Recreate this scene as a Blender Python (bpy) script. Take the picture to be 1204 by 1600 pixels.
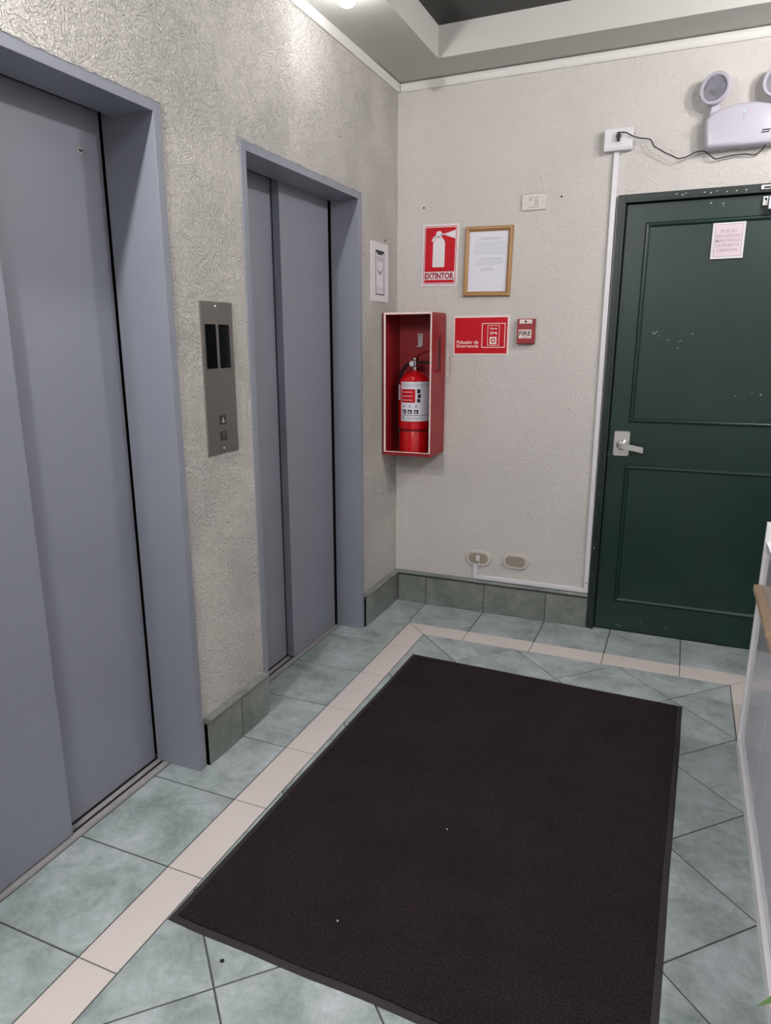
import bpy, bmesh, math, random
from mathutils import Vector, Matrix
for o in list(bpy.data.objects): bpy.data.objects.remove(o, do_unlink=True)
SC = bpy.context.scene
COL = SC.collection
random.seed(7)

# ------------------------------------------------------------------ camera
CAM = Vector((1.38781, -3.55822, 1.43240))
F_PX, PITCH, ROLL, YAW = 1104.036, -0.249151, -0.005424, 0.415398
PPX, PPY = 574.643, 815.168
fw = Vector((-math.sin(YAW)*math.cos(PITCH), math.cos(YAW)*math.cos(PITCH), math.sin(PITCH)))
rt = fw.cross(Vector((0, 0, 1))).normalized()
up = rt.cross(fw)
r2 = rt*math.cos(ROLL) + up*math.sin(ROLL)
u2 = up*math.cos(ROLL) - rt*math.sin(ROLL)
cd = bpy.data.cameras.new('camera')
cam = bpy.data.objects.new('camera', cd)
COL.objects.link(cam)
cam.matrix_world = Matrix(((r2.x, u2.x, -fw.x, CAM.x), (r2.y, u2.y, -fw.y, CAM.y), (r2.z, u2.z, -fw.z, CAM.z), (0, 0, 0, 1)))
cd.sensor_fit = 'VERTICAL'
cd.sensor_height = 24.0
cd.sensor_width = 18.06
cd.lens = F_PX/1600*24.0
cd.shift_x = (602-PPX)/1600
cd.shift_y = (PPY-800)/1600
cd.clip_start = 0.05
SC.camera = cam

# ------------------------------------------------------------------ world, exposure
w = bpy.data.worlds.new('world')
SC.world = w
w.use_nodes = True
w.node_tree.nodes['Background'].inputs[0].default_value = (0.9, 0.93, 1, 1)
w.node_tree.nodes['Background'].inputs[1].default_value = 0.05
SC.view_settings.view_transform = 'Standard'
SC.view_settings.look = 'None'
SC.view_settings.gamma = 1
SC.view_settings.use_curve_mapping = False
SC.view_settings.exposure = 0.16
LAMP_STRENGTH = 14.0         # radiance of each glowing bulb
LEFT_WATTS = (2.0, 50.0, 32.0)     # bulbs in the left ceiling border, from the back wall
RIGHT_WATTS = (27.0, 30.0)         # bulbs in the right ceiling border
FILL_WATTS = 22.0           # each added fill panel, unseen behind the viewer
LAMP_COLOR = (1.0, 0.99, 0.975)

# ------------------------------------------------------------------ materials
def lin(c):
    def f(x):
        x /= 255
        return x/12.92 if x <= .04045 else ((x+.055)/1.055)**2.4
    return (f(c[0]), f(c[1]), f(c[2]), 1)

class NT:
    def __init__(s, name):
        s.m = bpy.data.materials.new(name)
        s.m.use_nodes = True
        s.t = s.m.node_tree
        s.b = s.t.nodes['Principled BSDF']
    def n(s, typ, **kw):
        nd = s.t.nodes.new(typ)
        for k, v in kw.items():
            if k.startswith('_'): setattr(nd, k[1:], v)
            else: nd.inputs[k].default_value = v
        return nd
    def l(s, a, b): s.t.links.new(a, b)
    def math(s, op, a, b=None, clamp=False):
        nd = s.t.nodes.new('ShaderNodeMath'); nd.operation = op; nd.use_clamp = clamp
        for i, v in enumerate((a, b)):
            if v is None: continue
            if isinstance(v, (int, float)): nd.inputs[i].default_value = v
            else: s.l(v, nd.inputs[i])
        return nd.outputs[0]
    def pos(s, scale=(1, 1, 1), rnd=0.0):
        g = s.t.nodes.new('ShaderNodeNewGeometry').outputs['Position']
        m = s.t.nodes.new('ShaderNodeMapping')
        m.inputs['Scale'].default_value = scale
        s.l(g, m.inputs['Vector'])
        out = m.outputs[0]
        if rnd:
            oi = s.t.nodes.new('ShaderNodeObjectInfo')
            v = s.n('ShaderNodeVectorMath', _operation='ADD')
            k = s.math('MULTIPLY', oi.outputs['Random'], rnd)
            c = s.n('ShaderNodeCombineXYZ')
            s.l(k, c.inputs[0]); s.l(k, c.inputs[1]); s.l(k, c.inputs[2])
            s.l(out, v.inputs[0]); s.l(c.outputs[0], v.inputs[1])
            out = v.outputs[0]
        return out
    def noise(s, vec, scale, detail=2, rough=.5, dist=0.0):
        nd = s.n('ShaderNodeTexNoise', Scale=scale, Detail=detail, Roughness=rough, Distortion=dist)
        s.l(vec, nd.inputs['Vector'])
        return nd.outputs['Fac']
    def ramp(s, fac, stops, interp='LINEAR'):
        r = s.t.nodes.new('ShaderNodeValToRGB')
        r.color_ramp.interpolation = interp
        el = r.color_ramp.elements
        while len(el) < len(stops): el.new(.5)
        for e, (p, c) in zip(el, stops): e.position = p; e.color = c
        s.l(fac, r.inputs[0])
        return r.outputs[0]
    def mix(s, fac, a, b, blend='MIX'):
        nd = s.t.nodes.new('ShaderNodeMix'); nd.data_type = 'RGBA'; nd.blend_type = blend
        for sock, v in ((nd.inputs[0], fac), (nd.inputs[6], a), (nd.inputs[7], b)):
            if isinstance(v, (int, float, tuple)): sock.default_value = v
            else: s.l(v, sock)
        return nd.outputs[2]
    def bump(s, h, strength, dist):
        nd = s.n('ShaderNodeBump', Strength=strength, Distance=dist)
        s.l(h, nd.inputs['Height'])
        s.l(nd.outputs[0], s.b.inputs['Normal'])

MAT = {}
def simple(name, rgb, rough=.5, metal=0.0, var=.06, scale=6.0, spec=.5, bump=0.0, bscale=300, coat=0.0):
    t = NT(name)
    c = lin(rgb)
    p = t.pos()
    n = t.noise(p, scale, 4)
    lo = tuple(x*(1-var) for x in c[:3]) + (1,)
    hi = tuple(min(1, x*(1+var)) for x in c[:3]) + (1,)
    t.l(t.ramp(n, [(.3, lo), (.7, hi)]), t.b.inputs['Base Color'])
    t.b.inputs['Roughness'].default_value = rough
    t.b.inputs['Metallic'].default_value = metal
    t.b.inputs['Specular IOR Level'].default_value = spec
    t.b.inputs['Coat Weight'].default_value = coat
    if bump: t.bump(t.noise(p, bscale, 2), bump, .001)
    MAT[name] = t.m
    return t.m

def stucco(name, rgb, strength, off):
    # trowelled plaster: broken curved ridges (contours of a smooth noise) over fine grit
    t = NT(name)
    p = t.pos()
    base = t.noise(p, 10.0, 1.5, .5, .4)
    k = t.math('PINGPONG', t.math('MULTIPLY', base, 19.0 if off == 0 else 16.0), 1.0)
    line = t.math('SUBTRACT', 1.0, t.math('DIVIDE', t.math('ABSOLUTE', t.math('SUBTRACT', k, .5)), .30), True)
    brk = t.ramp(t.noise(p, 75.0, 2, .6, 1.0), [(.47, (0, 0, 0, 1)), (.53, (1, 1, 1, 1))])
    worms = t.math('MULTIPLY', line, brk)
    patch = t.ramp(t.noise(p, 3.2, 2, .5), [(.36, (.6, .6, .6, 1)), (.62, (1, 1, 1, 1))])
    worms = t.math('MULTIPLY', worms, patch)
    ridg = t.math('SUBTRACT', 1.0, t.math('MULTIPLY', t.math('ABSOLUTE', t.math('SUBTRACT', t.noise(p, 105.0, 3, .6, 1.3), .5)), 7.0), True)
    grit = t.noise(p, 160.0, 3, .6)
    h = t.math('ADD', t.math('MULTIPLY', worms, .9), t.math('MULTIPLY', grit, .55))
    h = t.math('ADD', h, t.math('MULTIPLY', t.math('MULTIPLY', ridg, patch), .45))
    t.bump(h, strength, .0085)
    c = lin(rgb)
    n = t.noise(p, 2.2, 5, .6)
    col = t.ramp(n, [(.3, tuple(x*.97 for x in c[:3]) + (1,)), (.7, c)])
    t.l(col, t.b.inputs['Base Color'])
    t.b.inputs['Roughness'].default_value = .62
    t.b.inputs['Specular IOR Level'].default_value = .35
    MAT[name] = t.m

def tile_mat(name, dark, mid, light, rough):
    t = NT(name)
    p = t.pos(rnd=23.0)
    n1 = t.noise(p, 6.5, 9, .68, .35)
    n2 = t.noise(p, 38.0, 6, .75, .3)
    a = t.ramp(n1, [(.32, lin(dark)), (.5, lin(mid)), (.68, lin(light))])
    b = t.ramp(n2, [(.34, (.78, .81, .80, 1)), (.6, (1.05, 1.04, 1.05, 1))])
    col = t.mix(.8, a, b, 'MULTIPLY')
    t.l(col, t.b.inputs['Base Color'])
    t.b.inputs['Roughness'].default_value = rough
    t.b.inputs['Specular IOR Level'].default_value = .45
    t.bump(t.noise(p, 9.0, 3), .05, .002)
    MAT[name] = t.m

stucco('plaster_left', (224, 219, 214), 1.0, 0)
stucco('plaster_back', (206, 201, 198), .5, 1)
tile_mat('green_tile', (119, 131, 129), (153, 163, 163), (177, 185, 188), .32)
tile_mat('green_skirting', (98, 103, 99), (118, 123, 118), (134, 138, 134), .35)
simple('cream_tile', (201, 192, 189), .3, var=.02)
simple('grout', (70, 74, 71), .9, var=.2, scale=40)
simple('ceiling_white', (188, 186, 182), .6, var=.015)
simple('cornice_white', (206, 204, 201), .5, var=.015)
simple('ceiling_dark', (14, 11, 12), .3, var=.1, scale=2, spec=.3)
simple('lift_paint', (130, 133, 145), .42, var=.035, scale=3, bump=.05, bscale=200)
simple('lift_edge', (156, 158, 170), .45, var=.04, scale=12)
simple('shaft_black', (10, 10, 14), .9)
simple('sill_metal', (176, 172, 174), .4, .25, var=.08, scale=30)
simple('groove_dark', (34, 30, 34), .8)
simple('steel', (140, 136, 132), .38, .85, var=.03)
simple('steel_light', (205, 203, 203), .28, .8, var=.03)
simple('gloss_black', (6, 5, 7), .08)
simple('button_dark', (46, 44, 42), .35)
simple('white_plastic', (208, 206, 211), .35, var=.01)
simple('lamp_plastic', (182, 178, 191), .25, var=.01)
simple('print_black', (24, 22, 26), .6)
simple('print_grey', (150, 148, 158), .7)
simple('print_faint', (188, 188, 198), .7, var=.02)
simple('paper', (212, 211, 223), .55, var=.01)
simple('sheet_white', (214, 208, 213), .4, var=.01)
simple('red_print', (184, 11, 30), .5, var=.02, spec=.2)
simple('dark_red_print', (150, 18, 36), .4, var=.02)
simple('red_paint', (140, 20, 28), .42, var=.05, scale=9)
simple('red_gloss', (190, 14, 22), .2, var=.03, coat=.4)
simple('red_band', (120, 12, 18), .4)
simple('white_edge', (228, 210, 205), .5)
simple('wood', (158, 118, 72), .4, var=.1, scale=18)
simple('beech', (186, 158, 130), .45, var=.07, scale=14)
simple('beige_plastic', (190, 184, 177), .4, var=.02)
simple('beige_dark', (146, 136, 124), .5, var=.04)
simple('cable_black', (38, 34, 36), .5)
simple('rubber', (10, 9, 9), .75)
simple('mat_rubber', (38, 33, 36), .8, var=.1, scale=30)
simple('door_green', (15, 42, 34), .38, var=.12, scale=5, bump=.08, bscale=60)
simple('frame_green', (14, 33, 28), .42, var=.25, scale=14)
simple('chip', (182, 190, 184), .7)
simple('pink_paper', (208, 190, 198), .5, var=.02)
simple('pink_text', (160, 143, 151), .6)
simple('gloss_white', (206, 205, 216), .07, var=.01)
simple('worktop_white', (228, 227, 230), .3, var=.01)
simple('leaf', (72, 100, 48), .45, var=.25, scale=30)
simple('pot', (206, 200, 194), .5)
simple('soil', (50, 38, 30), .95, var=.3, scale=80)
simple('chrome', (190, 188, 190), .15, 1.0)
simple('reflector', (188, 190, 203), .22, .35, var=.03)
simple('hole', (24, 20, 20), .9)
simple('screw', (220, 216, 210), .3, .7)
simple('led_green', (150, 235, 215), .3)

def mat_carpet():
    t = NT('carpet')
    p = t.pos()
    n = t.noise(p, 320.0, 4, .75)
    big = t.noise(p, 5.0, 4, .6)
    a = t.ramp(n, [(.34, lin((16, 13, 14))), (.52, lin((37, 31, 32))), (.72, lin((80, 68, 68)))])
    b = t.ramp(big, [(.3, (.82, .8, .82, 1)), (.7, (1.15, 1.1, 1.1, 1))])
    t.l(t.mix(1.0, a, b, 'MULTIPLY'), t.b.inputs['Base Color'])
    t.b.inputs['Roughness'].default_value = .95
    t.b.inputs['Specular IOR Level'].default_value = .1
    t.bump(n, .9, .003)
    MAT['carpet'] = t.m
mat_carpet()

def mat_bulb():
    t = NT('bulb_glow')
    t.b.inputs['Base Color'].default_value = (.9, .9, .9, 1)
    t.b.inputs['Emission Color'].default_value = LAMP_COLOR + (1,)
    t.b.inputs['Emission Strength'].default_value = LAMP_STRENGTH
    MAT['bulb_glow'] = t.m
mat_bulb()

# ------------------------------------------------------------------ object helpers
WL = {}                                   # world location of every object (no rotations used on parents)
def setp(o, label=None, cat=None, group=None, kind=None):
    if label: o['label'] = label
    if cat: o['category'] = cat
    if group: o['group'] = group
    if kind: o['kind'] = kind
    return o

def thing(name, loc, label, cat, group=None, kind=None):
    o = bpy.data.objects.new(name, None)
    o.empty_display_size = .05
    COL.objects.link(o)
    o.location = loc
    WL[o] = Vector(loc)
    return setp(o, label, cat, group, kind)

class MB:
    def __init__(s): s.v = []; s.f = []
    def add(s, vs, fs):
        k = len(s.v)
        s.v += [tuple(v) for v in vs]
        s.f += [tuple(i+k for i in f) for f in fs]
        return s
    def box(s, x0, x1, y0, y1, z0, z1, bev=0.0):
        if bev:
            bm = bmesh.new()
            bmesh.ops.create_cube(bm, size=1, matrix=Matrix.Translation(((x0+x1)/2, (y0+y1)/2, (z0+z1)/2)) @ Matrix.Diagonal((abs(x1-x0), abs(y1-y0), abs(z1-z0), 1)))
            bmesh.ops.bevel(bm, geom=bm.edges[:], offset=bev, segments=2, affect='EDGES', profile=.7)
            bm.verts.index_update()
            s.add([v.co for v in bm.verts], [[v.index for v in f.verts] for f in bm.faces])
            bm.free()
            return s
        vs = [(x, y, z) for z in (z0, z1) for y in (y0, y1) for x in (x0, x1)]
        return s.add(vs, [(0, 2, 3, 1), (4, 5, 7, 6), (0, 1, 5, 4), (2, 6, 7, 3), (0, 4, 6, 2), (1, 3, 7, 5)])
    def rings(s, rings, cap0=True, cap1=True, closed=True):
        n = len(rings[0]); vs = [p for r in rings for p in r]; fs = []
        for i in range(len(rings)-1):
            for j in range(n if closed else n-1):
                a, b = i*n+j, i*n+(j+1) % n
                fs.append((a, b, b+n, a+n))
        if cap0: fs.append(tuple(range(n))[::-1])
        if cap1: fs.append(tuple((len(rings)-1)*n+j for j in range(n)))
        return s.add(vs, fs)
    def prism(s, poly, d0, d1, M, ch=0.0):
        if ch: levels = [(poly, d0), (poly, d1-ch), (inset(poly, ch), d1)]
        else: levels = [(poly, d0), (poly, d1)]
        return s.rings([[M(u, v, d) for u, v in pl] for pl, d in levels])
    def ring_prism(s, outer, inner, d0, d1, M):
        n = len(outer)
        o0 = [M(u, v, d0) for u, v in outer]; o1 = [M(u, v, d1) for u, v in outer]
        i0 = [M(u, v, d0) for u, v in inner]; i1 = [M(u, v, d1) for u, v in inner]
        vs = o0+o1+i1+i0; fs = []
        for k in range(4):
            a, b = k*n, ((k+1) % 4)*n
            for j in range(n):
                q = (j+1) % n
                fs.append((a+j, a+q, b+q, b+j))
        return s.add(vs, fs)
    def lathe(s, prof, c, axis=(0, 0, 1), n=28):
        ax = Vector(axis).normalized()
        e1 = ax.orthogonal().normalized(); e2 = ax.cross(e1)
        c = Vector(c)
        rings = [[c + ax*h + (e1*math.cos(2*math.pi*j/n) + e2*math.sin(2*math.pi*j/n))*max(r, 1e-5) for j in range(n)] for r, h in prof]
        return s.rings(rings)
    def tube(s, pts, r, n=8):
        pts = [Vector(p) for p in pts]
        rings = []
        prev = None
        for i, p in enumerate(pts):
            d = (pts[min(i+1, len(pts)-1)] - pts[max(i-1, 0)]).normalized()
            e1 = (prev - d*prev.dot(d)).normalized() if prev is not None else d.orthogonal().normalized()
            prev = e1
            e2 = d.cross(e1)
            rr = r[i] if isinstance(r, (list, tuple)) else r
            rings.append([p + (e1*math.cos(2*math.pi*j/n) + e2*math.sin(2*math.pi*j/n))*rr for j in range(n)])
        return s.rings(rings)
    def build(s, name, mat, parent=None, label=None, cat=None, group=None, kind=None, smooth=False, origin=None):
        if parent is not None: base = WL[parent]
        elif origin is not None: base = Vector(origin)
        else:
            xs, ys, zs = zip(*s.v)
            base = Vector(((min(xs)+max(xs))/2, (min(ys)+max(ys))/2, min(zs)))
        me = bpy.data.meshes.new(name)
        me.from_pydata([tuple(Vector(v)-base) for v in s.v], [], s.f)
        bm = bmesh.new(); bm.from_mesh(me)
        bmesh.ops.remove_doubles(bm, verts=bm.verts[:], dist=1e-6)
        bmesh.ops.recalc_face_normals(bm, faces=bm.faces[:])
        bm.to_mesh(me); bm.free()
        me.materials.append(MAT[mat])
        if smooth:
            me.polygons.foreach_set('use_smooth', [True]*len(me.polygons))
            try: me.set_sharp_from_angle(angle=math.radians(35))
            except Exception: pass
        o = bpy.data.objects.new(name, me)
        COL.objects.link(o)
        if parent is not None: o.parent = parent
        else: o.location = base
        WL[o] = base
        return setp(o, label, cat, group, kind)

def inset(poly, d):
    n = len(poly)
    A = sum(poly[i][0]*poly[(i+1) % n][1]-poly[(i+1) % n][0]*poly[i][1] for i in range(n))
    sg = 1 if A > 0 else -1
    out = []
    for i in range(n):
        p0, p1, p2 = Vector(poly[i-1]), Vector(poly[i]), Vector(poly[(i+1) % n])
        d1 = (p1-p0).normalized(); d2 = (p2-p1).normalized()
        n1 = Vector((-d1.y, d1.x))*sg; n2 = Vector((-d2.y, d2.x))*sg
        k = 1+n1.dot(n2)
        out.append(tuple(p1 + (n1+n2)*(d/max(k, .25))))
    return out

def rect(a0, a1, b0, b1): return [(a0, b0), (a1, b0), (a1, b1), (a0, b1)]
def rrect(a0, a1, b0, b1, r, n=5):
    out = []
    for cx, cy, s in ((a1-r, b1-r, 0), (a0+r, b1-r, 1), (a0+r, b0+r, 2), (a1-r, b0+r, 3)):
        for k in range(n+1):
            t = (s + k/n)*math.pi/2
            out.append((cx+r*math.cos(t), cy+r*math.sin(t)))
    return out
def circ(cx, cy, r, n=20, ry=None): return [(cx+r*math.cos(2*math.pi*k/n), cy+(ry or r)*math.sin(2*math.pi*k/n)) for k in range(n)]

YB, XL, XR, YF = .0165, -.0165, 2.35, -6.4      # plaster planes: back, left, right, behind the camera
def onB(cx=0, cz=0, ang=0, y=YB):                 # (u, v, out) -> point on the back wall
    ca, sa = math.cos(math.radians(ang)), math.sin(math.radians(ang))
    return lambda u, v, d: (cx+(u-cx)*ca-(v-cz)*sa, y-d, cz+(u-cx)*sa+(v-cz)*ca)
def onL(x=XL): return lambda u, v, d: (x+d, u, v)
def onF(z=0.0): return lambda u, v, d: (u, v, z+d)

def text2d(s, x0, x1, z0, z1, bold=0.0, shear=0.0):
    """outline of a line of text fitted into a box, as (verts2d, faces)"""
    cu = bpy.data.curves.new('t', 'FONT')
    cu.body = s; cu.size = 1; cu.offset = bold; cu.shear = shear; cu.resolution_u = 3
    ob = bpy.data.objects.new('t', cu); COL.objects.link(ob)
    dg = bpy.context.evaluated_depsgraph_get()
    me = bpy.data.meshes.new_from_object(ob.evaluated_get(dg))
    vs = [(v.co.x, v.co.y) for v in me.vertices]; fs = [tuple(p.vertices) for p in me.polygons]
    bpy.data.objects.remove(ob); bpy.data.curves.remove(cu); bpy.data.meshes.remove(me)
    xs, ys = zip(*vs)
    kx = (x1-x0)/(max(xs)-min(xs)); ky = (z1-z0)/(max(ys)-min(ys))
    return [(x0+(x-min(xs))*kx, z0+(y-min(ys))*ky) for x, y in vs], fs
def add_text(mb, s, x0, x1, z0, z1, d, M, bold=0.0, shear=0.0):
    vs, fs = text2d(s, x0, x1, z0, z1, bold, shear)
    return mb.add([M(u, v, d) for u, v in vs], fs)

# ------------------------------------------------------------------ floor
X0, Y0, XO, XI, YO, YI, T = .1699, -.2575, .1822, .301, -.2879, -.4081, .33
XRI, XRO = 1.690, 1.809                         # right strip
GAP = .0050
SILL = -.141
floor = MB().box(-.32, XR+.1, YF-.1, .25, -.06, -.0022).build('floor', 'grout', kind='structure', origin=(0, 0, 0),
    label='floor of mottled green tiles with a cream border strip and dark grout', cat='floor')
tcache = {}
def tile(poly, mat, gap=GAP, top=0.0):
    poly = inset(poly, gap/2)
    cx = sum(p[0] for p in poly)/len(poly); cy = sum(p[1] for p in poly)/len(poly)
    rel = tuple((round(p[0]-cx, 4), round(p[1]-cy, 4)) for p in poly)
    key = (rel, mat)
    if key not in tcache:
        me = bpy.data.meshes.new('tile')
        mb = MB().prism(list(rel), -.009, 0, onF(0), .0011)
        me.from_pydata(mb.v, [], mb.f)
        bm = bmesh.new(); bm.from_mesh(me); bmesh.ops.recalc_face_normals(bm, faces=bm.faces[:]); bm.to_mesh(me); bm.free()
        me.materials.append(MAT[mat])
        tcache[key] = me
    o = bpy.data.objects.new('tile', tcache[key])
    COL.objects.link(o)
    o.parent = floor
    o.location = (cx, cy, top)
# border rows
tile(rect(SILL, X0, Y0, .03), 'green_tile')
ys = [Y0-k*T for k in range(0, 20)]
for k in range(19):
    tile(rect(SILL, XO, max(ys[k+1], YF), ys[k]), 'green_tile')
xs = [X0+k*T for k in range(0, 7)]
for k in range(6):
    tile(rect(xs[k], xs[k+1], YO, .03), 'green_tile')
tile(rect(xs[6], XR, YO, .03), 'green_tile')
for k in range(19):
    a, b = max(ys[k+1], YF), (YO if k == 0 else ys[k])
    tile(rect(XRO, XRO+T, a, b), 'green_tile'); tile(rect(XRO+T, XR, a, b), 'green_tile')
# cream strip
G2 = .0032
tile([(XO, YO), (XI, YI), (XI, ys[1]), (XO, ys[1])], 'cream_tile', G2)
for k in range(1, 19): tile(rect(XO, XI, max(ys[k+1], YF), ys[k]), 'cream_tile', G2)
tile([(XO, YO), (XI, YI), (xs[1], YI), (xs[1], YO)], 'cream_tile', G2)
for k in range(1, 4): tile(rect(xs[k], xs[k+1], YI, YO), 'cream_tile', G2)
tile([(xs[4], YI), (XRI, YI), (XRO, YO), (xs[4], YO)], 'cream_tile', G2)
tile([(XRI, YI), (XRO, YO), (XRO, ys[1]), (XRI, ys[1])], 'cream_tile', G2)
for k in range(1, 19): tile(rect(XRI, XRO, max(ys[k+1], YF), ys[k]), 'cream_tile', G2)
# diagonal field
def clip(poly, ax, val, keep_less):
    out = []
    for i in range(len(poly)):
        p, q = poly[i-1], poly[i]
        ip = (p[ax] <= val) == keep_less; iq = (q[ax] <= val) == keep_less
        if ip != iq:
            t = (val-p[ax])/(q[ax]-p[ax])
            out.append((p[0]+(q[0]-p[0])*t, p[1]+(q[1]-p[1])*t))
        if iq: out.append(q)
    return out
HX, HY = (XRI-XI)/6, .2333
for i in range(0, 7):
    for j in range(0, 27):
        if (i+j) % 2 == 0: continue
        cx, cy = XI+i*HX, YI-j*HY
        if cy+HY < YF: continue
        poly = [(cx+HX, cy), (cx, cy+HY), (cx-HX, cy), (cx, cy-HY)]
        poly = clip(poly, 0, XI, False); poly = clip(poly, 0, XRI, True)
        poly = clip(poly, 1, YI, True); poly = clip(poly, 1, YF, False)
        pp = []
        for q in poly:
            if not pp or (Vector(q)-Vector(pp[-1])).length > 1e-4: pp.append(q)
        if len(pp) > 2 and (Vector(pp[0])-Vector(pp[-1])).length < 1e-4: pp.pop()
        if len(pp) >= 3: tile(pp, 'green_tile', .0046)

# ------------------------------------------------------------------ walls
FT = 2.079                                     # top of the lift frames
E2 = (-1.4004, -.4385)                          # outer edges of far lift frame (y)
E1 = (-2.757, -1.7952)                          # near lift
HC = 2.80
wl = MB()
wl.box(-.32, XL, E2[1], .25, 0, HC)
wl.box(-.32, XL, E1[1], E2[0], 0, HC)
wl.box(-.32, XL, YF-.1, E1[0], 0, HC)
wl.box(-.32, XL, E2[0], E2[1], FT, HC)
wl.box(-.32, XL, E1[0], E1[1], FT, HC)
wall_left = wl.build('wall_left', 'plaster_left', kind='structure', origin=(0, 0, 0), label='left wall of coarse swirled cream plaster around two lift openings', cat='wall')
DX0, DX1, DZT = 1.0424, 1.985, 2.057            # outer edges of green door frame
wb = MB()
wb.box(XL, DX0, YB, .25, 0, HC)
wb.box(DX1, XR+.1, YB, .25, 0, HC)
wb.box(DX0, DX1, YB, .25, DZT, HC)
wall_back = wb.build('wall_back', 'plaster_back', kind='structure', origin=(0, 0, 0), label='back wall of fine textured cream plaster beside the green door', cat='wall')
MB().box(XR, XR+.1, YF-.1, YB, 0, HC).build('wall_right', 'plaster_back', kind='structure', origin=(XR, -2, 0), label='right wall of cream plaster behind the desk', cat='wall')
MB().box(XL, XR, YF-.1, YF, 0, HC).build('wall_front', 'plaster_back', kind='structure', origin=(1, YF, 0), label='cream plaster wall behind the viewer', cat='wall')
for i, (x, z) in enumerate([(.791, 2.075), (.123, 2.075)]):
    MB().prism(circ(x, z, .0045, 10), -.004, .0006, onB()).build('screw_hole', 'hole', wall_back)
MB().prism(circ(-.147, 1.912, .006, 10), -.004, .0006, onL()).build('screw_hole', 'hole', wall_left)

# ceiling: soffit ring and dark recess
SZ, RZ = 2.640, 2.766
RX0, RX1, RY0, RY1 = .262, 2.35-.262, -6.1, -.215
cl = MB()
cl.box(XL, RX0, YF, YB, SZ, HC)
cl.box(RX1, XR, YF, YB, SZ, HC)
cl.box(RX0, RX1, RY1, YB, SZ, HC)
cl.box(RX0, RX1, YF, RY0, SZ, HC)
ceiling = cl.build('ceiling', 'ceiling_white', kind='structure', origin=(0, 0, SZ), label='white lowered ceiling border around a dark recess', cat='ceiling')
MB().box(RX0, RX1, RY0, RY1, RZ, HC).build('recess_panel', 'ceiling_dark', ceiling, label='dark glossy panel inside the ceiling recess')
MB().box(XL, RX0+.004, YF, -.29, SZ-.006, SZ).build('soffit_board', 'ceiling_white', ceiling)
CZ = 2.600
def cornice(n, poly, M0, lab):
    MB().rings([[M0(a, b, 0) for a, b in poly], [M0(a, b, 1) for a, b in poly]]).build('trim_%d' % n, 'cornice_white', kind='structure', label=lab, cat='cornice', origin=tuple(M0(0, CZ, 0)))
prof = [(0, CZ), (.009, CZ), (.013, CZ+.008), (.013, CZ+.026), (.018, SZ-.0065), (0, SZ-.0065)]
cornice(1, prof, lambda d, z, k: (XL+d, YF if k == 0 else YB-.018*0, z), 'white cornice strip along the top of the left wall')
cornice(2, prof, lambda d, z, k: (XL+.018 if k == 0 else XR, YB-d, z), 'white cornice strip along the top of the back wall')
cornice(3, prof, lambda d, z, k: (XR-d, YF if k == 0 else YB-.018, z), 'white cornice strip along the top of the right wall')

# ------------------------------------------------------------------ skirting tiles
BH, BC = .1625, .1800
def skirting(root, a0, a1, joints, M, depth):
    ed = [a0]+[j for j in joints if a0+.01 < j < a1-.01]+[a1]
    for k in range(len(ed)-1):
        g0 = .002 if k else 0; g1 = .002 if k < len(ed)-2 else 0
        MB().prism(rect(ed[k]+g0, ed[k+1]-g1,   .0015, BH-.006), 0, depth, M, .001).build('tile', 'green_skirting', root)
    MB().prism(rect(a0, a1, 0, BH), 0, depth-.003, M).build('grout_and_cap_shade', 'grout', root)  # joint grout; its bare dark strip under the cap stands in for the cap's shadow
    pr = [(0, BH+.0015), (depth+.003, BH+.0015)] + [(depth+.003+.0085*math.cos(math.radians(a)), BH+.010+.0085*math.sin(math.radians(a))) for a in range(-75, 91, 15)] + [(0, BH+.0185)]
    r0 = [M(a0, z, d) for d, z in pr]; r1 = [M(a1, z, d) for d, z in pr]
    MB().rings([r0, r1]).build('cap', 'green_skirting', root, smooth=True)
bb = thing('baseboard_back', (.5, 0, 0), 'green tiled baseboard with rounded cap along the back wall', 'baseboard', kind='structure')
skirting(bb, .0075, 1.0405, [X0+k*T for k in range(4)], onB(), YB)
skirting(bb, DX1+.002, XR, [X0+k*T for k in range(8)], onB(), YB)
bb3 = thing('baseboard_right', (XR, -1, 0), 'green tiled baseboard with rounded cap along the right wall behind the desk', 'baseboard', kind='structure')
skirting(bb3, YF, -.012, [Y0-k*T for k in range(21)][::-1], lambda u, v, d: (XR-d, u, v), .0165)
bb2 = thing('baseboard_left', (0, -1, 0), 'green tiled baseboard with rounded cap along the left wall between and beyond the lifts', 'baseboard', kind='structure')
yj = [Y0-k*T for k in range(21)][::-1]
skirting(bb2, E2[1]+.003, YB, yj, onL(), -XL)
skirting(bb2, E1[1]+.012, E2[0]-.001, yj, onL(), -XL)
skirting(bb2, YF, E1[0]-.004, yj, onL(), -XL)

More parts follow.
